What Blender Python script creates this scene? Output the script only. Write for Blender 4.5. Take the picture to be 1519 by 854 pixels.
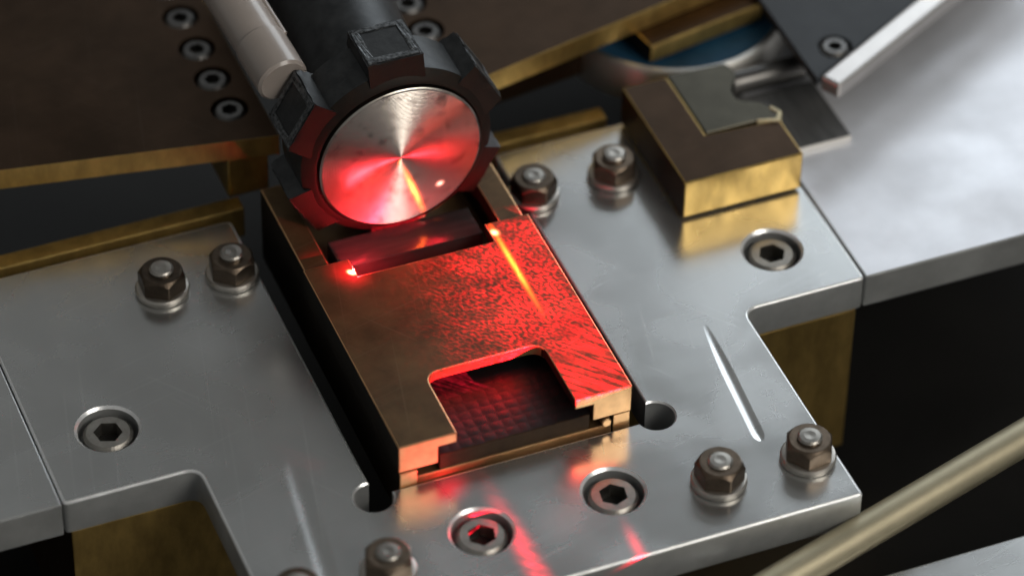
import bpy, bmesh, math, random
from mathutils import Vector, Matrix, Euler
random.seed(7)
for o in list(bpy.data.objects): bpy.data.objects.remove(o)
MM = 0.001                                   # everything below is written in millimetres
sc = bpy.context.scene
COL = sc.collection
R = math.radians

# ------------------------------------------------------------------ camera
cam_d = bpy.data.cameras.new('camera'); cam = bpy.data.objects.new('camera', cam_d); COL.objects.link(cam)
RIGHT = Vector((0.92749925, -0.37346581, 0.01638363))
DOWN = Vector((-0.24068558, -0.63012697, -0.73824823))
FWD = Vector((0.28603425, 0.68078138, -0.67433013))
CAM = Vector((-179.71, -462.23, 457.85))
m3 = Matrix((RIGHT, -DOWN, -FWD)).transposed()
cam.matrix_world = Matrix.Translation(CAM * MM) @ m3.to_4x4()
cam_d.sensor_width = 36; cam_d.lens = 5907.06 / 1519 * 36
cam_d.clip_start = 0.01; cam_d.clip_end = 20
cam_d.dof.use_dof = True
cam_d.dof.focus_distance = (Vector((2, -14, 8)) - CAM).dot(FWD) * MM
cam_d.dof.aperture_fstop = 10
sc.camera = cam

# ------------------------------------------------------------------ world, lamps, exposure
w = bpy.data.worlds.new('World'); sc.world = w; w.use_nodes = True
bg = w.node_tree.nodes['Background']
bg.inputs['Color'].default_value = (0.99, 1.0, 0.97, 1); bg.inputs['Strength'].default_value = 0.17
sc.view_settings.view_transform = 'Standard'; sc.view_settings.look = 'None'
sc.view_settings.exposure = 0; sc.view_settings.gamma = 1
sc.render.filter_size = 2.6

def area(name, loc, target, sx, sy, power, color, spread=180):
    d = bpy.data.lights.new(name, 'AREA'); d.shape = 'RECTANGLE'; d.size = sx * MM; d.size_y = sy * MM
    d.energy = power; d.color = color; d.spread = R(spread)
    o = bpy.data.objects.new(name, d); COL.objects.link(o)
    v = (Vector(target) - Vector(loc)).normalized()
    o.matrix_world = Matrix.Translation(Vector(loc) * MM) @ v.to_track_quat('-Z', 'Y').to_matrix().to_4x4()
    return o
# broad window-like lamp behind and to the right: what the milled plate mirrors
area('window_lamp', (720, 700, 520), (30, -10, 0), 620, 480, 3.3, (0.86, 0.94, 1.0))
# ceiling lamp over the operator, right of the camera: lights the cut brass faces
area('ceiling_lamp', (330, -620, 520), (10, 0, 0), 380, 300, 2.8, (1.0, 0.95, 0.86))

# red laser: a spot lamp whose beam is a thin speckled sheet with hot cores
class S:                                     # tiny expression builder over Math nodes
    nt = None
    def __init__(s, v): s.v = v
    @staticmethod
    def op(o, *a):
        n = S.nt.nodes.new('ShaderNodeMath'); n.operation = o
        for i, x in enumerate(a):
            x = x.v if isinstance(x, S) else x
            if isinstance(x, (int, float)): n.inputs[i].default_value = x
            else: S.nt.links.new(x, n.inputs[i])
        return S(n.outputs[0])
    def __add__(s, o): return S.op('ADD', s, o)
    __radd__ = __add__
    def __sub__(s, o): return S.op('SUBTRACT', s, o)
    def __mul__(s, o): return S.op('MULTIPLY', s, o)
    __rmul__ = __mul__
    def __truediv__(s, o): return S.op('DIVIDE', s, o)
def smooth(x, a, b):                         # 0 at a, 1 at b
    n = S.nt.nodes.new('ShaderNodeMapRange'); n.interpolation_type = 'SMOOTHSTEP'
    S.nt.links.new(x.v, n.inputs[0]); n.inputs[1].default_value = a; n.inputs[2].default_value = b
    return S(n.outputs[0])

LD = Vector((-0.62 * math.cos(R(12)), 0.7846 * math.cos(R(12)), -math.sin(R(12)))).normalized()
LT = Vector((5, -15, 8.7)); LL = 420.0
LPOS = LT - LD * LL
LX = LD.cross(Vector((0, 0, 1))).normalized(); LY = LX.cross(LD).normalized()
def lamp_uv(p):
    q = Vector(p) - LPOS; z = q.dot(LD)
    return q.dot(LX) / z * LL, q.dot(LY) / z * LL
ld = bpy.data.lights.new('laser_lamp', 'SPOT'); ld.energy = 190.0; ld.spot_size = R(18); ld.spot_blend = 0.2
ld.shadow_soft_size = 0.00004; ld.color = (1, 1, 1)
lo = bpy.data.objects.new('laser_lamp', ld); COL.objects.link(lo)
lo.matrix_world = Matrix.Translation(LPOS * MM) @ Matrix((LX, LY, -LD)).transposed().to_4x4()
ld.use_nodes = True; nt = ld.node_tree; S.nt = nt
em = nt.nodes['Emission']
tc = nt.nodes.new('ShaderNodeTexCoord'); sp = nt.nodes.new('ShaderNodeSeparateXYZ'); nt.links.new(tc.outputs['Normal'], sp.inputs[0])
nz = S.op('ABSOLUTE', S(sp.outputs[2]))
hU = S(sp.outputs[0]) / nz * LL; wU = S(sp.outputs[1]) / nz * LL
def gauss(p, sh, sw, rot=0):
    a, b = lamp_uv(p); c, s_ = math.cos(R(rot)), math.sin(R(rot))
    dh = hU - a; dw = wU - b
    u = (dh * c + dw * s_) / sh; v = (dw * c - dh * s_) / sw
    return S.op('EXPONENT', (u * u + v * v) * -1.0)
def streak(p, q, width):
    a = lamp_uv(p); b = lamp_uv(q)
    dx, dy = b[0] - a[0], b[1] - a[1]
    c = tuple((Vector(p) + Vector(q)) / 2)
    return gauss(c, math.hypot(dx, dy) / 2, width, math.degrees(math.atan2(dy, dx)))
cmb = nt.nodes.new('ShaderNodeCombineXYZ'); nt.links.new((hU * 0.8).v, cmb.inputs[0]); nt.links.new((wU * 2.3).v, cmb.inputs[1])
nz1 = nt.nodes.new('ShaderNodeTexNoise'); nt.links.new(cmb.outputs[0], nz1.inputs['Vector'])
nz1.inputs['Scale'].default_value = 2.7; nz1.inputs['Detail'].default_value = 3
nz2 = nt.nodes.new('ShaderNodeTexNoise'); nt.links.new(cmb.outputs[0], nz2.inputs['Vector'])
nz2.inputs['Scale'].default_value = 0.3; nz2.inputs['Detail'].default_value = 2
cm2 = nt.nodes.new('ShaderNodeCombineXYZ'); nt.links.new((hU * 1.5 + wU * 0.35).v, cm2.inputs[0]); nt.links.new((wU * 0.75).v, cm2.inputs[1])
nz3 = nt.nodes.new('ShaderNodeTexNoise'); nt.links.new(cm2.outputs[0], nz3.inputs['Vector'])
nz3.inputs['Scale'].default_value = 0.9; nz3.inputs['Detail'].default_value = 2
wU0 = wU - lamp_uv((20.4, -37.6, 8.7))[1]
near = S.op('SUBTRACT', 1.0, smooth(wU0, 1.6, 5.0))
fine = smooth(S(nz1.outputs[0]), 0.40, 0.66); strk = smooth(S(nz3.outputs[0]), 0.40, 0.58)
speck = fine * S.op('SUBTRACT', 1.0, near * 0.75) + strk * near * 0.75; big = smooth(S(nz2.outputs[0]), 0.25, 0.7)
w_lo = lamp_uv((20.4, -37.6, 8.7))[1]; wU0 = wU - w_lo
decay = S.op('SUBTRACT', 1.0, smooth(wU0, 1.0, 10.5) * 0.93) * S.op('SUBTRACT', 1.0, smooth(wU0, 11.5, 13.0))
hprof = S.op('SUBTRACT', 1.0, smooth(hU * 0.62 + wU0 * 3.75 - 35.8, 7.2, 9.5)) * S.op('SUBTRACT', 1.0, smooth(hU, 27.5, 30.0))
xs = hU * 0.78 + wU0 * -2.98 + 21.6
sheet = smooth(wU0, -0.2, 0.5) * smooth(xs, -20.0, 13.0) * smooth(xs, -16.0, 13.0) * S.op('SUBTRACT', 1.0, smooth(xs, 13.0, 21.0) * 0.45) * (smooth(hU * 0.62 + wU0 * 3.75 - 35.8, -41.5, -38.0) * 0.75 + 0.25) * hprof * (speck * 1.25 + 0.07) * (big * 0.9 + 0.25)
glow = (gauss((6, 14.9, 10.0), 11, 5.0) * 1.0 + gauss((-15, 17, 12), 3, 2.5) * 0.2) * smooth(wU0, 8.6, 12.0)
front = streak((-6.6, -50, 0), (-6.6, -70, 0), 0.5) * 3.8 * (speck + 0.4) + streak((10.6, -60, 0), (10.0, -67, 0), 0.3) * 1.8 + gauss((-13, -41, 0), 3, 0.5) * 1.8
hotA = gauss((-12.9, 4.4, 8.7), 0.32, 0.09) * 200.0
hotB = streak((13.3, 4.0, 8.7), (13.2, -10.5, 8.7), 0.13) * 34.0 
hotD = streak((1.2, 14.9, 17.2), (3.6, 14.9, 10.0), 0.35) * 5.0
hotC = gauss((7.1, 14.9, 13.8), 0.4, 0.4) * 12.0
red = sheet * 5.4 + glow * 0.20 + front + gauss((-13.1, 4.3, 8.7), 2.0, 0.5) * 3.5
hot = hotB + hotD; wh = hotA + hotC + gauss((13.2, 5.2, 8.7), 0.5, 0.12) * 60.0
cR = red + hot + wh; cG = red * 0.007 + hot * 0.13 + wh * 0.30; cB = red * 0.03 + hot * 0.02 + wh * 0.24
cc = nt.nodes.new('ShaderNodeCombineColor')
for i, c_ in enumerate((cR, cG, cB)): nt.links.new(c_.v, cc.inputs[i])
nt.links.new(cc.outputs[0], em.inputs['Color']); em.inputs['Strength'].default_value = 1.0

# where the beam is stopped by an edge it scatters from a tiny spot
for nm, p, pw, rr in (('laser_scatter', (-12.3, 5.2, 8.5), 0.07, 0.3),):
    d = bpy.data.lights.new(nm, 'POINT'); d.energy = pw; d.color = (1.0, 0.03, 0.05); d.shadow_soft_size = rr * MM
    o = bpy.data.objects.new(nm, d); COL.objects.link(o); o.location = Vector(p) * MM

# ------------------------------------------------------------------ materials
def mat(name, base, metallic=1.0, rough=0.35, var=0.0, nscale=300, stretch=(1, 1, 1), bump=0.0, bscale=1500,
        rvar=0.0, base2=None, aniso=0.0, coat=0.0, seed=0.0, scratch=0.0, spec=0.5, smudge=0.0, each=0.0, mill=0.0):
    m = bpy.data.materials.new(name); m.use_nodes = True; t = m.node_tree; b = t.nodes['Principled BSDF']
    b.inputs['Metallic'].default_value = metallic; b.inputs['Roughness'].default_value = rough
    b.inputs['Base Color'].default_value = (*base, 1); b.inputs['Specular IOR Level'].default_value = spec
    b.inputs['Anisotropic'].default_value = aniso; b.inputs['Coat Weight'].default_value = coat
    tcn = t.nodes.new('ShaderNodeTexCoord'); mp = t.nodes.new('ShaderNodeMapping')
    t.links.new(tcn.outputs['Object'], mp.inputs[0]); mp.inputs['Scale'].default_value = stretch
    mp.inputs['Location'].default_value = (seed, seed * 1.7, seed * 0.3)
    if var or base2:
        n = t.nodes.new('ShaderNodeTexNoise'); n.inputs['Scale'].default_value = nscale; n.inputs['Detail'].default_value = 6
        n.inputs['Roughness'].default_value = 0.6
        t.links.new(mp.outputs[0], n.inputs['Vector'])
        r = t.nodes.new('ShaderNodeValToRGB'); t.links.new(n.outputs[0], r.inputs[0])
        r.color_ramp.elements[0].position = 0.34; r.color_ramp.elements[1].position = 0.68
        c2 = base2 or tuple(x * (1 + var) for x in base); c1 = base if base2 else tuple(x * (1 - var) for x in base)
        r.color_ramp.elements[0].color = (*c1, 1); r.color_ramp.elements[1].color = (*c2, 1)
        t.links.new(r.outputs[0], b.inputs['Base Color'])
    if rvar:
        n = t.nodes.new('ShaderNodeTexNoise'); n.inputs['Scale'].default_value = nscale * 0.6; n.inputs['Detail'].default_value = 5
        t.links.new(mp.outputs[0], n.inputs['Vector'])
        r = t.nodes.new('ShaderNodeMapRange'); t.links.new(n.outputs[0], r.inputs[0])
        r.inputs[1].default_value = 0.3; r.inputs[2].default_value = 0.7
        r.inputs[3].default_value = max(0.02, rough - rvar); r.inputs[4].default_value = rough + rvar
        t.links.new(r.outputs[0], b.inputs['Roughness'])
    col_in, rgh_in = b.inputs['Base Color'], b.inputs['Roughness']
    def src(sock, dflt):
        if sock.is_linked: return sock.links[0].from_socket
        return None
    if scratch:
        for ang, sx_, sy_, thr in ((0.25, 26, 1500, 0.655), (1.35, 18, 1250, 0.665), (2.2, 30, 1100, 0.675)):
            mp2 = t.nodes.new('ShaderNodeMapping'); t.links.new(tcn.outputs['Object'], mp2.inputs[0])
            mp2.vector_type = 'TEXTURE'; mp2.inputs['Rotation'].default_value = (0, 0, ang)
            mp3 = t.nodes.new('ShaderNodeMapping'); t.links.new(mp2.outputs[0], mp3.inputs[0]); mp3.inputs['Scale'].default_value = (sx_, sy_, 1)
            n = t.nodes.new('ShaderNodeTexNoise'); n.inputs['Scale'].default_value = 1.0; n.inputs['Detail'].default_value = 1.0
            t.links.new(mp3.outputs[0], n.inputs['Vector'])
            r = t.nodes.new('ShaderNodeMapRange'); t.links.new(n.outputs[0], r.inputs[0])
            r.inputs[1].default_value = thr; r.inputs[2].default_value = thr + 0.06; r.inputs[4].default_value = scratch
            mx = t.nodes.new('ShaderNodeMix'); mx.data_type = 'RGBA'; t.links.new(r.outputs[0], mx.inputs[0])
            s0 = src(col_in, None)
            if s0: t.links.new(s0, mx.inputs[6])
            else: mx.inputs[6].default_value = (*base, 1)
            mx.inputs[7].default_value = (*[min(1, x * 1.7 + 0.03) for x in base], 1)
            t.links.new(mx.outputs[2], col_in)
            ad = t.nodes.new('ShaderNodeMath'); ad.operation = 'MULTIPLY_ADD'; t.links.new(r.outputs[0], ad.inputs[0]); ad.inputs[1].default_value = 0.22
            s1 = src(rgh_in, None)
            if s1: t.links.new(s1, ad.inputs[2])
            else: ad.inputs[2].default_value = rough
            t.links.new(ad.outputs[0], rgh_in)
    if mill:                                     # faint parallel cutter marks
        mp2 = t.nodes.new('ShaderNodeMapping'); t.links.new(tcn.outputs['Object'], mp2.inputs[0]); mp2.inputs['Scale'].default_value = (10, 800, 1)
        n = t.nodes.new('ShaderNodeTexNoise'); n.inputs['Scale'].default_value = 1.0; n.inputs['Detail'].default_value = 3
        t.links.new(mp2.outputs[0], n.inputs['Vector'])
        ad = t.nodes.new('ShaderNodeMath'); ad.operation = 'MULTIPLY_ADD'; t.links.new(n.outputs[0], ad.inputs[0]); ad.inputs[1].default_value = mill
        s1 = src(rgh_in, None)
        if s1: t.links.new(s1, ad.inputs[2])
        t.links.new(ad.outputs[0], rgh_in)
    if smudge:                                   # cloudy finger and oil marks
        n = t.nodes.new('ShaderNodeTexNoise'); n.inputs['Scale'].default_value = 62; n.inputs['Detail'].default_value = 1.5; n.inputs['Distortion'].default_value = 0.5
        t.links.new(tcn.outputs['Object'], n.inputs['Vector'])
        r = t.nodes.new('ShaderNodeMapRange'); t.links.new(n.outputs[0], r.inputs[0])
        r.inputs[1].default_value = 0.38; r.inputs[2].default_value = 0.72; r.inputs[4].default_value = smudge; r.interpolation_type = 'SMOOTHSTEP'
        ad = t.nodes.new('ShaderNodeMath'); ad.operation = 'ADD'; t.links.new(r.outputs[0], ad.inputs[0])
        s1 = src(rgh_in, None)
        if s1: t.links.new(s1, ad.inputs[1])
        else: ad.inputs[1].default_value = rough
        t.links.new(ad.outputs[0], rgh_in)
    if each:                                     # every copy a little lighter or darker
        oi = t.nodes.new('ShaderNodeObjectInfo'); r = t.nodes.new('ShaderNodeMapRange'); t.links.new(oi.outputs['Random'], r.inputs[0])
        r.inputs[3].default_value = 1 - each; r.inputs[4].default_value = 1 + each
        hs = t.nodes.new('ShaderNodeHueSaturation'); s0 = src(col_in, None)
        if s0: t.links.new(s0, hs.inputs['Color'])
        else: hs.inputs['Color'].default_value = (*base, 1)
        t.links.new(r.outputs[0], hs.inputs['Value']); t.links.new(hs.outputs[0], col_in)
    if bump:
        n = t.nodes.new('ShaderNodeTexNoise'); n.inputs['Scale'].default_value = bscale; n.inputs['Detail'].default_value = 4
        t.links.new(mp.outputs[0], n.inputs['Vector'])
        bp = t.nodes.new('ShaderNodeBump'); bp.inputs['Strength'].default_value = 1.0; bp.inputs['Distance'].default_value = bump * MM
        t.links.new(n.outputs[0], bp.inputs['Height']); t.links.new(bp.outputs[0], b.inputs['Normal'])
    return m
M = {}
M['alu'] = mat('milled_aluminium', (0.545, 0.555, 0.555), 0.9, 0.19, mill=0.05, var=0.10, nscale=30, stretch=(1, 0.55, 1), rvar=0.0, bump=0.0010, bscale=80, scratch=0.075, smudge=0.10)
M['alu_side'] = mat('aluminium_cut_side', (0.42, 0.43, 0.43), 0.55, 0.45, var=0.15, nscale=120, rvar=0.08)
M['alu_bright'] = mat('bright_aluminium', (0.86, 0.87, 0.92), 0.55, 0.42, scratch=0.12, smudge=0.08, var=0.08, nscale=70, rvar=0.06, bump=0.003, bscale=400)  # lighter base colour carries the sky reflected in the right plate
M['brass'] = mat('cut_brass', (0.54, 0.365, 0.12), 0.85, 0.36, var=0.22, nscale=420, stretch=(0.8, 0.8, 0.35), rvar=0.08, bump=0.006, bscale=900)
M['patina'] = mat('brown_patina_brass', (0.048, 0.029, 0.017), 0.92, 0.48, base2=(0.072, 0.043, 0.026), spec=0.3, scratch=0.2, smudge=0.06, nscale=120, bump=0.004, bscale=2000)
M['bronze'] = mat('cut_bronze', (0.66, 0.40, 0.20), 0.85, 0.38, var=0.18, nscale=260, rvar=0.08, bump=0.008, bscale=900)
M['bronze_top'] = mat('tarnished_bronze_top', (0.088, 0.052, 0.023), 0.5, 0.48, spec=0.35, scratch=0.4, smudge=0.06, base2=(0.150, 0.092, 0.042), nscale=160, rvar=0.07, bump=0.010, bscale=1500)
M['steel'] = mat('turned_steel', (0.62, 0.60, 0.58), 1.0, 0.30, var=0.06, nscale=200, rvar=0.04)
M['steel_dull'] = mat('dull_steel', (0.16, 0.155, 0.15), 1.0, 0.38, var=0.15, nscale=300, rvar=0.08)
M['screw'] = mat('screw_steel', (0.36, 0.34, 0.31), 1.0, 0.42, each=0.15, var=0.15, nscale=500, rvar=0.08)
M['nut'] = mat('brown_oxide_nut', (0.13, 0.10, 0.075), 0.95, 0.40, each=0.35, var=0.25, nscale=500, rvar=0.08, bump=0.01, bscale=900)
M['washer'] = mat('zinc_washer', (0.50, 0.47, 0.43), 1.0, 0.40, var=0.1, nscale=500)
M['black'] = mat('black_oxide', (0.016, 0.018, 0.02), 0.4, 0.42, base2=(0.04, 0.042, 0.044), nscale=420, bump=0.02, bscale=2200)
M['grain'] = mat('grainy_worn_black', (0.02, 0.022, 0.024), 0.6, 0.45, base2=(0.20, 0.21, 0.22), nscale=1500, bump=0.05, bscale=2600)
M['scorched'] = mat('scorched_brown', (0.014, 0.012, 0.010), 0.4, 0.52, spec=0.2, base2=(0.022, 0.015, 0.011), nscale=380, bump=0.02, bscale=1800)
M['gloss_black'] = mat('glossy_black', (0.035, 0.033, 0.033), 0.0, 0.18, var=0.3, nscale=300, stretch=(0.2, 2, 1), rvar=0.08)
M['shade_side'] = mat('shaded_bronze_side', (0.012, 0.009, 0.006), 0.3, 0.6, var=0.3, nscale=200, spec=0.2)  # shade on the block's side faces, put into the colour
M['alu_edge'] = mat('edge_glint_aluminium', (0.85, 0.86, 0.87), 0.6, 0.30, var=0.08, nscale=400)  # highlight along the plate bevels, painted as a lighter base colour
M['dark'] = mat('dark_void_metal', (0.012, 0.011, 0.010), 0.3, 0.6, var=0.2, nscale=60)
M['carbon'] = mat('carbon_weave', (0.005, 0.006, 0.007), 0.0, 0.5, spec=0.25, var=0.3, nscale=900, stretch=(3, 1, 1), bump=0.02, bscale=3000)
M['tray'] = mat('dark_brown_tray', (0.040, 0.022, 0.010), 0.7, 0.55, var=0.3, nscale=300, bump=0.01)
M['tube'] = mat('pale_plastic_tube', (0.36, 0.31, 0.28), 0.0, 0.32, var=0.08, nscale=80, coat=0.3)
M['blue'] = mat('blued_steel', (0.02, 0.075, 0.14), 0.0, 0.55, spec=0.2, var=0.3, nscale=120)
M['rim'] = mat('satin_rim', (0.72, 0.70, 0.66), 1.0, 0.42, var=0.1, nscale=120)
M['grey'] = mat('dark_grey_anodised', (0.035, 0.037, 0.04), 0.6, 0.48, var=0.12, nscale=200, bump=0.004)
M['grey2'] = mat('brushed_dark_steel', (0.17, 0.17, 0.17), 0.6, 0.5, var=0.2, nscale=300, stretch=(4, 0.4, 1))
M['lit_tip'] = mat('lit_tip_face', (0.70, 0.62, 0.40), 0.2, 0.4, var=0.08, nscale=300)  # light falling on the finger's end face, put in as cream colour
M['chrome'] = mat('polished_bar', (0.60, 0.57, 0.55), 0.9, 0.34, var=0.05, nscale=200)
M['pale_metal'] = mat('pale_brass_rod', (0.46, 0.41, 0.29), 0.9, 0.5, var=0.08, nscale=120)
M['olive'] = mat('olive_steel', (0.055, 0.05, 0.038), 1.0, 0.28, var=0.15, nscale=200)
# turned disc: anisotropic around its own axis
md = M['steel']; t = md.node_tree; b = t.nodes['Principled BSDF']
disc_m = bpy.data.materials.new('turned_disc_face'); disc_m.use_nodes = True
t = disc_m.node_tree; b = t.nodes['Principled BSDF']
b.inputs['Metallic'].default_value = 1.0; b.inputs['Roughness'].default_value = 0.27
b.inputs['Anisotropic'].default_value = 0.5
tg = t.nodes.new('ShaderNodeTangent'); tg.direction_type = 'RADIAL'; tg.axis = 'Z'
t.links.new(tg.outputs[0], b.inputs['Tangent'])
tcn = t.nodes.new('ShaderNodeTexCoord'); n1 = t.nodes.new('ShaderNodeTexNoise'); n1.inputs['Scale'].default_value = 330; n1.inputs['Detail'].default_value = 5
t.links.new(tcn.outputs['Object'], n1.inputs['Vector'])
rp = t.nodes.new('ShaderNodeValToRGB'); t.links.new(n1.outputs[0], rp.inputs[0])
rp.color_ramp.elements[0].position = 0.30; rp.color_ramp.elements[0].color = (0.26, 0.22, 0.20, 1)
rp.color_ramp.elements[1].position = 0.46; rp.color_ramp.elements[1].color = (0.50, 0.46, 0.42, 1)
t.links.new(rp.outputs[0], b.inputs['Base Color'])

# ------------------------------------------------------------------ mesh helpers (bmesh in mm)
def bx(x0, x1, y0, y1, z0, z1, bm=None):
    bm = bm or bmesh.new()
    v = [bm.verts.new((x, y, z)) for z in (z0, z1) for y in (y0, y1) for x in (x0, x1)]
    for f in ((0, 2, 3, 1), (4, 5, 7, 6), (0, 1, 5, 4), (2, 6, 7, 3), (0, 4, 6, 2), (1, 3, 7, 5)):
        bm.faces.new([v[i] for i in f])
    return bm
def prism(poly, z0, z1, bm=None):
    bm = bm or bmesh.new(); n = len(poly)
    a = [bm.verts.new((x, y, z0)) for x, y in poly]; c = [bm.verts.new((x, y, z1)) for x, y in poly]
    bm.faces.new(a[::-1]); bm.faces.new(c)
    for i in range(n): bm.faces.new((a[i], a[(i + 1) % n], c[(i + 1) % n], c[i]))
    bmesh.ops.recalc_face_normals(bm, faces=bm.faces)
    return bm
def lathe(prof, n=48, bm=None, mtx=None):      # prof: (r, z) list, r=0 closes
    bm = bm or bmesh.new(); rings = []
    for r, z in prof:
        if r < 1e-6: rings.append([bm.verts.new((0, 0, z))])
        else: rings.append([bm.verts.new((r * math.cos(2 * math.pi * i / n), r * math.sin(2 * math.pi * i / n), z)) for i in range(n)])
    for A, B in zip(rings, rings[1:]):
        for i in range(n):
            j = (i + 1) % n
            q = [A[i % len(A)], A[j % len(A)], B[j % len(B)], B[i % len(B)]]
            u = []
            for x in q:
                if x not in u: u.append(x)
            if len(u) >= 3: bm.faces.new(u)
    bmesh.ops.recalc_face_normals(bm, faces=bm.faces)
    if mtx: bm.transform(mtx)
    return bm
def hexpts(af, rot=0, n=6):
    r = af / 2 / math.cos(math.pi / n)
    return [(r * math.cos(rot + 2 * math.pi * i / n), r * math.sin(rot + 2 * math.pi * i / n)) for i in range(n)]
def bevel(bm, wd, seg=2, ang=25):
    bmesh.ops.recalc_face_normals(bm, faces=bm.faces)
    ed = [e for e in bm.edges if len(e.link_faces) == 2 and e.calc_face_angle(0) > R(ang)]
    bmesh.ops.bevel(bm, geom=ed, offset=wd, segments=seg, profile=0.5, affect='EDGES', clamp_overlap=True)
    return bm
def boolean(bm, cutters, op='DIFFERENCE'):
    def tmp(b):
        me = bpy.data.meshes.new('t'); b.to_mesh(me); b.free(); o = bpy.data.objects.new('t', me); COL.objects.link(o); return o
    a = tmp(bm); cs = [tmp(c) for c in cutters]
    for c in cs:
        md = a.modifiers.new('b', 'BOOLEAN'); md.operation = op; md.object = c; md.solver = 'EXACT'
    bpy.context.view_layer.update()
    ev = a.evaluated_get(bpy.context.evaluated_depsgraph_get())
    out = bmesh.new(); out.from_mesh(ev.to_mesh())
    for o in [a] + cs: bpy.data.objects.remove(o)
    bmesh.ops.remove_doubles(out, verts=out.verts, dist=0.001)
    return out
def obj(name, bm, mats, parent=None, loc=(0, 0, 0), rot=(0, 0, 0), smooth_=False, topslot=False, zmin=0.94, darkside=False, edge=False):
    if topslot:
        bm.normal_update()
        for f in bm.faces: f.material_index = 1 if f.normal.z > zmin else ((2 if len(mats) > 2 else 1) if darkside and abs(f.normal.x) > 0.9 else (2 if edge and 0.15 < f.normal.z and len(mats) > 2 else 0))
    if smooth_:
        for f in bm.faces: f.smooth = smooth_ is True or abs(f.normal.z) < 0.99995
    bm.normal_update()
    for e in bm.edges:
        if len(e.link_faces) == 2: e.smooth = e.calc_face_angle(0) < R(32)
    bm.transform(Matrix.Scale(MM, 4))
    me = bpy.data.meshes.new(name); bm.to_mesh(me); bm.free()
    for m in (mats if isinstance(mats, (list, tuple)) else [mats]): me.materials.append(M[m] if isinstance(m, str) else m)
    o = bpy.data.objects.new(name, me); COL.objects.link(o)
    o.location = Vector(loc) * MM; o.rotation_euler = rot
    if parent: o.parent = parent
    return o
def tag(o, label, cat, group=None):
    o['label'] = label; o['category'] = cat
    if group: o['group'] = group
    return o
def thing(name, label, cat, loc=(0, 0, 0), rot=(0, 0, 0), group=None):
    o = bpy.data.objects.new(name, None); COL.objects.link(o); o.empty_display_size = 0.005
    o.location = Vector(loc) * MM; o.rotation_euler = rot
    return tag(o, label, cat, group)
def cyl_between(p, q, r, n=32, cham=0.3):
    p, q = Vector(p), Vector(q); L = (q - p).length
    m = Matrix.Translation(p) @ (q - p).to_track_quat('Z', 'Y').to_matrix().to_4x4()
    return lathe([(0, 0), (r - cham, 0), (r, cham), (r, L - cham), (r - cham, L), (0, L)], n, None, m)
def rounded(poly, radii, seg=6):                # fillet selected corners of a plan polygon
    out = []; n = len(poly)
    for i, (p, r) in enumerate(zip(poly, radii)):
        if not r: out.append(p); continue
        P = Vector(p); a = (Vector(poly[i - 1]) - P).normalized(); c = (Vector(poly[(i + 1) % n]) - P).normalized()
        for k in range(seg + 1):
            tt = k / seg; s = P + a * r; e = P + c * r
            out.append(tuple(s * (1 - tt) ** 2 + P * 2 * tt * (1 - tt) + e * tt ** 2))
    return out
def copy_part(src, parent, loc, rotz=None):
    c = src.copy(); COL.objects.link(c); c.parent = parent; c.location = Vector(loc) * MM
    if rotz is not None: c.rotation_euler = (0, 0, rotz)
    for ch in src.children:
        g = ch.copy(); COL.objects.link(g); g.parent = c
    return c

# ------------------------------------------------------------------ setting
g = obj('ground', bx(-900, 900, -900, 900, -60, -46), 'dark'); g['kind'] = 'structure'

# ------------------------------------------------------------------ fixture plate
XB, XF, YB, YF, SX = 72.0, 49.2, 33.6, -66.0, 24.6
YR, YL = -19.2, -22.0
poly = [(-SX, YB), (-XB, YB), (-XB, YL), (-XF, YL), (-XF, YF), (XF, YF), (XF, YR), (XB, YR), (XB, YB), (SX, YB), (SX, -38.0), (-SX, -38.0)]
rad = [1.2, 1, 1, 2.6, 1, 0.6, 2.6, 1, 1, 1.2, 0, 0]
bm = bevel(prism(rounded(poly, rad), -7, 0), 0.42, 3, 40)
SOCK = [(-11.5, -51.7), (11.7, -50.9), (60.1, -7.0), (-60.1, -8.0)]
cut = []
for x, y in ((25.0, -37.3), (-24.9, -38.3)): cut.append(lathe([(0, -9), (3.25, -9), (3.25, -0.3), (3.85, 0.3), (3.85, 2), (0, 2)], 32, None, Matrix.Translation((x, y, 0))))
for x, y in SOCK: cut.append(lathe([(0, -5.4), (5.05, -5.4), (5.05, -0.45), (6.0, 0.5), (6.0, 2), (0, 2)], 40, None, Matrix.Translation((x, y, 0))))
def glint_groove(p, q, hw, depth, tp=0.5):            # long soft-shouldered trough added to imitate a lamp's reflected streak, fading at its ends
    p, q = Vector(p), Vector(q); d = (q - p); L = d.length; d.normalize(); nrm = Vector((-d.y, d.x))
    bm_ = bmesh.new(); NL, NW = 28, 24; rows = []
    for i in range(NL + 1):
        u = i / NL; e = min(1, u / tp) * min(1, (1 - u) / 0.06); e = math.sin(e * math.pi / 2); row = []
        for k in range(NW + 1):
            v = k / NW * 2 - 1; wv = hw * (0.45 + 0.55 * e)
            c_ = p + d * (L * u) + nrm * (v * wv)
            row.append(bm_.verts.new((c_.x, c_.y, 0.003 - depth * e * math.cos(v * math.pi / 2) ** 2)))
        top = [bm_.verts.new((row[0].co.x, row[0].co.y, 1)), bm_.verts.new((row[-1].co.x, row[-1].co.y, 1))]
        rows.append((row, top))
    for (a, ta), (b_, tb) in zip(rows, rows[1:]):
        for k in range(NW): bm_.faces.new((a[k], a[k + 1], b_[k + 1], b_[k]))
        bm_.faces.new((ta[0], a[0], b_[0], tb[0])); bm_.faces.new((a[-1], ta[1], tb[1], b_[-1])); bm_.faces.new((ta[1], ta[0], tb[0], tb[1]))
    for r_, t_ in (rows[0], rows[-1]): bm_.faces.new(r_ + t_[::-1])
    bmesh.ops.recalc_face_normals(bm_, faces=bm_.faces)
    return bm_
cut.append(glint_groove((41.5, -20.0), (38.8, -49.0), 1.25, 0.17))
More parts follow.
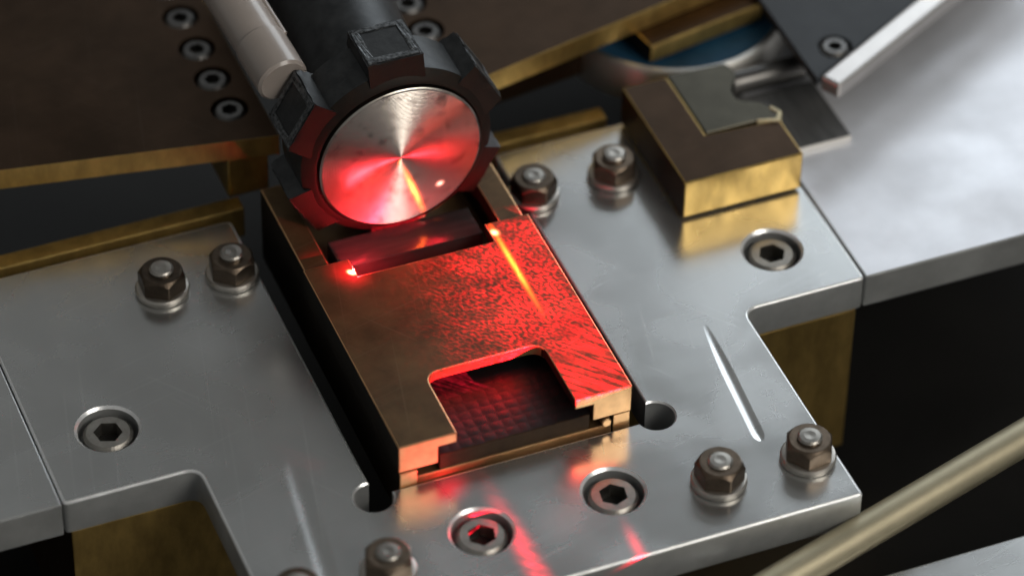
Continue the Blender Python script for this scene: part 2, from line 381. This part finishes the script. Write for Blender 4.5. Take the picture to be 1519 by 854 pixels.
cut.append(glint_groove((-34.3, -24), (-39.2, -62), 2.2, 0.16, 0.15))
bm = boolean(bm, cut)
plate = thing('fixture_plate', 'milled grey aluminium fixture plate with central slot, hex nuts and socket screws', 'plate', (0, 0, 0))
pb = obj('plate_body', bm, ['alu_side', 'alu', 'alu_edge'], plate, topslot=True, edge=True, zmin=0.975, smooth_=60)
# socket screws in counterbores
def socket_bm(hd, hx, h=5.0):
    b0 = lathe([(0, -h), (hd / 2, -h), (hd / 2, -0.55), (hd / 2 - 0.55, 0), (0, 0)], 40)
    c0 = prism(hexpts(hx, 0.3), -h * 0.6, 1)
    return boolean(b0, [c0])
def screw_ring(hd, hx):
    return lathe([(hx / 2 * 1.32, 0.0), (hx / 2 * 1.5, 0.12), (hx / 2 * 1.62, 0.0)], 40)
first = None
for i, (x, y) in enumerate(SOCK):
    if first is None:
        first = obj('socket_screw', socket_bm(8.3, 4.2), 'screw', plate, (x, y, -0.8), (0, 0, 0))
        obj('recess_floor', lathe([(0, -2.6), (2.3, -2.6)], 12), 'dark', first)
    else: copy_part(first, plate, (x, y, -0.8), 0.4 + i * 0.7)
# hex nuts on studs with washers
NUT = [(28.4, -55.2, 0.55), (44.2, -55.5, 0.1), (-28.7, -55.0, 0.2), (-29.0, 19.8, 0.35), (26.8, 20.6, 0.7), (42.0, 20.5, 0.2), (-41.3, 20.5, 0.5), (-44.2, -56.0, 0.5)]
def nut_bm():
    a = prism(hexpts(7.3), 1.41, 4.75)
    c2 = lathe([(0, 1.2), (4.4, 1.2), (4.3, 3.6), (3.4, 4.74), (0, 4.76)], 48)
    return bevel(boolean(a, [c2], 'INTERSECT'), 0.12, 1, 30)
n0 = None
for x, y, rz in NUT:
    if n0 is None:
        n0 = obj('hex_nut', nut_bm(), 'nut', plate, (x, y, 0), (0, 0, rz))
        obj('stud', lathe([(0, 0), (2.0, 0), (2.0, 4.8), (2.08, 4.9), (1.95, 5.0), (1.75, 5.2), (1.0, 5.25), (0, 5.18)], 28), 'screw', n0)
        obj('flat_washer', lathe([(2.4, 0.01), (4.3, 0.01), (4.6, 0.25), (4.65, 0.9), (4.4, 1.3), (4.0, 1.4), (2.4, 1.4)], 48), 'washer', n0, smooth_=True)
    else:
        c = copy_part(n0, plate, (x, y, 0), rz)
        for chd in c.children:
            if chd.name.startswith('stud'): chd.scale = (1, 1, random.uniform(0.98, 1.16))

# brass under the plate, either side of the slot
b0 = tag(obj('base_block', bevel(bx(27, 71.0, -19.0, 33, -40, -7.05), 0.3), ['brass', 'patina'], topslot=True, darkside=True), 'brass base block under the plate beside the right front cutout', 'block')
b1 = tag(obj('base_block', bevel(bx(-71.0, -27, -21.6, 33, -40, -7.05), 0.3), ['brass', 'patina'], topslot=True, darkside=True), 'brass base block under the plate in the lower left cutout', 'block')
tag(obj('side_plate', bevel(bx(72.25, 190, -19.0, 150, -7, -0.05), 0.3), ['alu_side', 'alu_bright'], topslot=True), 'bright pale aluminium plate butted against the right edge of the fixture plate', 'plate')
tag(obj('side_plate', bevel(bx(-170, -72.25, -22.0, 33.6, -7, -0.05), 0.3), ['alu_side', 'alu'], topslot=True), 'grey aluminium plate butted against the left edge of the fixture plate', 'plate')

# ------------------------------------------------------------------ bronze sliding block in the slot
blk = thing('sliding_block', 'tarnished bronze sliding block in the slot with a square window at its front', 'block', (0, -15, -8))
OFF = Vector((0, 15, 8))
def under(name, bm, mats, par, off, **k):
    bm.transform(Matrix.Translation(off)); return obj(name, bm, mats, par, **k)
cap = bx(-20.4, 20.4, -37.6, 7.8, 3.0, 8.7)
ch = bx(-13.5, 13.5, -60, 30, -5, 6.6)
win = prism(rounded([(-10.3, -60), (10.3, -60), (10.3, -22.9), (-10.3, -22.9)], [0, 0, 2.8, 2.8], 8), 2, 12)
ntch = prism([(-12.2, 3.2), (12.4, 3.2), (12.4, 30), (-12.2, 30)], 2, 12)
cap = bevel(boolean(cap, [ch, win, ntch]), 0.22, 2, 30)
under('cap', cap, ['bronze', 'bronze_top', 'shade_side'], blk, OFF, topslot=True, darkside=True)
under('foot', bevel(bx(-20.3, -17.2, -37.9, 7.5, -7, 2.97), 0.2), ['bronze', 'bronze_top', 'shade_side'], blk, OFF, topslot=True, darkside=True)
under('foot', bevel(bx(17.2, 20.3, -37.5, 7.5, -7, 2.97), 0.2), ['bronze', 'bronze_top', 'shade_side'], blk, OFF, topslot=True, darkside=True)
under('base', bevel(bx(-17.1, 17.1, -37.3, 30, -8, 0.9), 0.2), ['bronze', 'bronze_top', 'shade_side'], blk, OFF, topslot=True, darkside=True)
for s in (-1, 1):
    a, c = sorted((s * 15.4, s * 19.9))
    under('rail', bevel(bx(a, c, 7.85, 31, -8, 7.7), 0.25), ['bronze', 'bronze_top', 'shade_side'], blk, OFF, topslot=True, darkside=True)
under('locating_pin', lathe([(0, 0), (0.7, 0), (0.85, 0.2), (0.85, 6), (0, 6)], 16, None, Matrix.Translation((16.0, -37.9, 1.9)) @ Matrix.Rotation(R(-90), 4, 'X')), 'bronze', blk, OFF)
# carbon tray that slides under the cap
tray = thing('carbon_tray', 'black carbon fibre tray seen through the window of the bronze block', 'tray', (0, -30, 1))
obj('tray_body', bevel(bx(-13.2, 13.2, -7.2, 30, 0.05, 3.3), 0.2), ['tray', 'carbon'], tray, topslot=True)
def tow_bm(lx, ly, h):
    b_ = bmesh.new(); n = 4; grid = []
    for j in range(n + 1):
        row = []
        for i in range(n + 1):
            u, v = i / n * 2 - 1, j / n * 2 - 1
            row.append(b_.verts.new((u * lx / 2, v * ly / 2, h * (1 - u ** 4) * (1 - v * v) ** 0.7)))
        grid.append(row)
    for j in range(n):
        for i in range(n): b_.faces.new((grid[j][i], grid[j][i + 1], grid[j + 1][i + 1], grid[j + 1][i]))
    return b_
tA = tB = None
for j in range(8):
    for i in range(13):
        loc = ((i - 6) * 2.05, -6.1 + j * 1.95, 3.29)
        if (i + j) % 2 == 0:
            if tA is None: tA = obj('carbon_tow', tow_bm(2.35, 1.9, 0.07), 'carbon', tray, loc, smooth_=True)
            else: copy_part(tA, tray, loc)
        else:
            if tB is None: tB = obj('carbon_tow', tow_bm(2.2, 1.95, 0.06), 'carbon', tray, loc, smooth_=True); tB.rotation_euler[2] = R(90)
            else: copy_part(tB, tray, loc, R(90))
# black stop under the disc
tag(obj('stop_block', bevel(bx(-12.9, 12.9, 0, 7.0, 0.95, 5.2), 0.12, 2), 'gloss_black', None, (0, 9.6, 0)), 'glossy black stop block between the bronze rails under the steel disc', 'block')

# ------------------------------------------------------------------ spindle: disc, castellated collar, shaft
sp_ = thing('spindle', 'black castellated spindle head with a bright turned steel disc on its face', 'spindle', (0, 14.9, 21.7), (R(90), 0, 0))
prof = [(0, 0)]; q = 0.12
while q < 14.1:                                  # fine concentric turning ridges
    prof.append((q, 0.05 * math.sin(2 * math.pi * q / 0.28))); q += 0.07
obj('disc', lathe(prof + [(14.2, 0), (14.5, -0.25), (14.5, -2.4), (0, -2.4)], 120), disc_m, sp_, smooth_=True)
obj('collar', lathe([(14.52, -1.2), (14.9, -0.75), (15.4, -0.9), (17.1, -2.3), (17.2, -2.8), (17.2, -11.4), (16.2, -12.2), (0, -12.2)], 96), ['black', 'scorched'], sp_, topslot=True, zmin=0.3, smooth_=True)
def lug_bm():
    b_ = bmesh.new(); hw = 4.9
    prof = [(15.3, -1.3), (19.3, -2.4), (19.3, -12.3), (15.3, -12.3)]
    vs = [[b_.verts.new((x, r, z)) for r, z in prof] for x in (-hw, hw)]
    b_.faces.new(vs[0]); b_.faces.new(vs[1][::-1])
    for i in range(4): b_.faces.new((vs[0][i], vs[1][i], vs[1][(i + 1) % 4], vs[0][(i + 1) % 4]))
    bmesh.ops.recalc_face_normals(b_, faces=b_.faces)
    bmesh.ops.subdivide_edges(b_, edges=b_.edges, cuts=9, use_grid_fill=True)
    for v in b_.verts:                           # battered edges and faces
        e_ = (abs(abs(v.co.x) - hw) < 0.01) + (abs(v.co.y - 19.3) < 0.01) + (v.co.z < -12.29) + (abs(v.co.z + 2.4) < 0.01)
        k_ = 0.12 if e_ >= 2 else 0.012
        v.co += Vector((random.uniform(-k_, k_), random.uniform(-k_, k_ * 0.3), random.uniform(-k_, k_)))
    if True:
        for v in b_.verts: pass
    b_.normal_update()
    for f in b_.faces:
        f.material_index = 0
        if f.normal.z > 0.8: f.material_index = 1
    return b_
lug = None
for k in range(6):
    a = R(60 * k)
    if lug is None:
        lug = obj('lug', lug_bm(), ['black', 'scorched', 'grain'], sp_, smooth_=True)
        fr = bmesh.new()                         # grainy raised border on the lug's outer face
        for (x0, x1, z0, z1) in ((-4.6, 4.6, -4.0, -2.8), (-4.6, 4.6, -12, -11), (-4.6, -3.4, -11, -4.0), (3.4, 4.6, -11, -4.0)):
            bx(x0, x1, 19.2, 19.42, z0, z1, fr)
        bmesh.ops.subdivide_edges(fr, edges=fr.edges, cuts=4, use_grid_fill=True)
        for v in fr.verts: v.co += Vector((random.uniform(-.12, .12), random.uniform(0, .12), random.uniform(-.12, .12)))
        obj('grainy_border', fr, 'grain', lug)
    else:
        c = lug.copy(); COL.objects.link(c); c.parent = sp_; c.rotation_euler = (0, 0, a)
        for chd in lug.children:
            q = chd.copy(); COL.objects.link(q); q.parent = c
sh = lathe([(0, 0), (10.6, 0), (10.6, 60), (0, 60)], 64)
sh.transform(Matrix.Rotation(R(180) , 4, 'X'))
obj('shaft', sh, 'black', sp_, (0, 0, -12), (0, R(-6), 0), smooth_=True)
# pale tube
tb = thing('pale_tube', 'pale plastic tube running back from the upper left lug of the spindle', 'tube', (-16.2, 27.6, 33.2))
dv = Vector((-6.3, 64.4, 9.8)).normalized()
obj('tube_body', cyl_between(dv * 1.0, dv * 66, 4.25, 40, 0.4), 'tube', tb, smooth_=True)
obj('end_sleeve', cyl_between(dv * 0.0, dv * 9.5, 4.5, 40, 0.5), 'tube', tb, smooth_=True)
obj('highlight_ridge', cyl_between(Vector((3.1, 8, 3.2)), dv * 66 + Vector((3.1, 0, 3.2)), 0.5, 12, 0.1), 'tube', tb, smooth_=True)  # added raised line standing in for the tube's lengthwise highlight

# ------------------------------------------------------------------ brass jaw plates behind
def jaw(name, poly, screws, label, sgn):
    r_ = thing(name, label, 'plate', (sgn * 20, 60, 8.8))
    b_ = prism(poly, 0, 4.2)
    b_.transform(Matrix.Translation((-sgn * 20, -60, 0)))
    cs = [lathe([(0, 1.2), (3.3, 1.2), (3.3, 6), (0, 6)], 32, None, Matrix.Translation((x - sgn * 20, y - 60, 0))) for x, y in screws]
    b_ = bevel(boolean(b_, cs), 0.25, 2, 35)
    bpy.context.view_layer.update(); obj('jaw_body', b_, ['brass', 'patina'], r_, topslot=True, darkside=True)
    for pg in r_.children[0].data.polygons:
        c_ = pg.center / MM
        if any(math.hypot(c_.x + sgn * 20 - x, c_.y + 60 - y) < 3.8 for x, y in screws): pg.material_index = 1
    f = None
    for k, (x, y) in enumerate(screws):
        if f is None: f = obj('socket_screw', socket_bm(5.6, 2.6, 3.0), 'steel_dull', r_, (x - sgn * 20, y - 60, 4.1))
        else: copy_part(f, r_, (x - sgn * 20, y - 60, 4.1), k * 0.4)
    return r_
jaw('jaw_plate', [(-14, 37.4), (-14, 140), (-150, 140), (-150, 60.8)], [(-19.7, 47.2), (-19.8, 56.1), (-19.7, 65.0), (-19.6, 74.5), (-19.6, 83.5)],
    'brown brass plate at upper left with a row of four socket screws', -1)
jaw('jaw_plate', [(14, 37.2), (150, 65.9), (150, 140), (14, 140)], [(20.0, 55.5), (19.9, 64.0), (19.8, 73)],
    'brown brass plate with a bright slanting front edge right of the spindle', 1)
tag(obj('support_post', bevel(bx(-23, -15.5, 0, 20, 0, 8.7), 0.3), 'brass', None, (0, 39.2, 0)), 'short brass post under the corner of the upper left brass plate', 'post')
tag(obj('bearer', bevel(bx(15, 49, 0, 30, -1, 8.7), 0.3), 'patina', None, (0, 43.0, 0), (0, 0, R(8))), 'dark brown bearer under the slanting brass plate', 'block')
for x0, x1, lab in ((-150, -21.5, 'narrow brass strip along the plate back edge at left'), (21.5, 47.0, 'narrow brass strip along the plate back edge right of the spindle')):
    tag(obj('edge_strip', bevel(bx(x0, x1, 0, 3.4, -6, 0.5), 0.25), 'brass', None, (0, 35.2, 0)), lab, 'strip')
tag(obj('brass_bar', bevel(bx(0, 24.3, 0, 14, 0, 3.7), 0.3), ['brass', 'patina'], None, (58.0, 41.6, 5.0), (0, 0, R(10.4)), topslot=True, darkside=True), 'short brass bar lying over the blue dial', 'bar')
# blue dial
dl = thing('dial', 'round dark blue dial with a satin steel rim at the back', 'dial', (69, 57.5, 0.3))
obj('rim', lathe([(20.0, 4.4), (20.6, 5.0), (21.2, 4.9), (21.7, 4.2), (22.3, -2.5), (20.0, -2.5)], 96), 'rim', dl, smooth_=True)
obj('dial_face', lathe([(0, 3.2), (18.8, 3.9), (20.05, 4.4), (20.05, 0), (0, 0)], 64), 'blue', dl, smooth_=True)

# ------------------------------------------------------------------ right guide block and what lies on it
tag(obj('guide_block', bevel(prism([(48.7, 5.5), (71.3, 5.5), (71.3, 15.4), (57.4, 16.2), (57.4, 33.2), (48.7, 33.2)], 0.55, 8.5), 0.3), ['brass', 'patina'], topslot=True, darkside=True), 'brass guide block with brown top standing on the plate at upper right', 'block')
fg = thing('steel_finger', 'dark olive steel finger with pale lit tip in the corner of the brass guide block', 'finger', (57.6, 16.4, 8.5))
obj('finger_stem', bx(0.6, 8, 1, 14, -8.3, -2.25), 'olive', fg)
pl = rounded([(0, 0), (9.5, 0), (13.2, -1.2), (14.4, 0.6), (12.4, 4.3), (8.9, 6.0), (8.6, 9.0), (12.2, 13.2), (11.0, 16.5), (0, 17)], [0, 0, .6, .6, 0, 1.5, 1.5, 2.5, 1, 0], 5)
obj('finger_body', bevel(prism(pl, -2.2, 0.15), 0.15, 1), 'olive', fg)
obj('finger_tip', bevel(prism([(9.6, -0.35), (13.3, -1.65), (14.75, 0.4), (13.6, 2.6), (13.0, 2.2), (13.9, 0.5), (13.0, -0.9), (9.6, 0.02)], -2.0, 0.5), 0.2, 1), 'lit_tip', fg)
tag(obj('shim_plate', bevel(bx(-9, 12, 0, 16.6, 0, 1.0), 0.15), ['rim', 'grey2'], None, (73.6, 14.7, 0.0), topslot=True), 'thin dark brushed steel plate behind the brass guide block', 'plate')
tag(obj('cross_pin', cyl_between((68, 34.0, 2.4), (84.6, 34.0, 2.4), 2.3, 28), 'steel_dull', smooth_=True), 'short dull steel pin lying behind the thin dark steel plate', 'pin')
gp = thing('cover_plate', 'dark grey cover plate with one socket screw in the upper right corner', 'plate', (81, 21, 8.6))
cpb = prism([(0, 0), (60, 31), (60, 120), (0, 120)], 0, 1.6)
cpb = bevel(boolean(cpb, [lathe([(0, 0.6), (3.0, 0.6), (3.0, 8), (0, 8)], 32, None, Matrix.Translation((7, 7.3, 0)))]), 0.3, 2, 35)
obj('cover_body', cpb, 'grey', gp)
obj('socket_screw', socket_bm(5.2, 2.4, 3.0), 'steel_dull', gp, (7, 7.3, 1.9))
rb = bx(0, 75, -2.1, 2.1, -1.6, 1.6)
tag(obj('lever_bar', bevel(rb, 0.6, 3), 'chrome', None, (81.6, 17.2, 11.2), (0, 0, R(28))), 'polished steel lever bar along the edge of the dark grey cover plate', 'bar')
# lower right
tag(obj('guide_rod', cyl_between((5, -81.0, -6.8), (120, -47.0, -6.8), 3.0, 32), 'pale_metal', smooth_=True), 'pale round rod passing below the front right corner of the plate', 'rod')
tag(obj('lower_plate', bevel(bx(24, 160, -200, -74.0, -20, -11.5), 0.4), ['alu_side', 'alu'], topslot=True), 'grey lower plate under the pale rod in the lower right corner', 'plate')
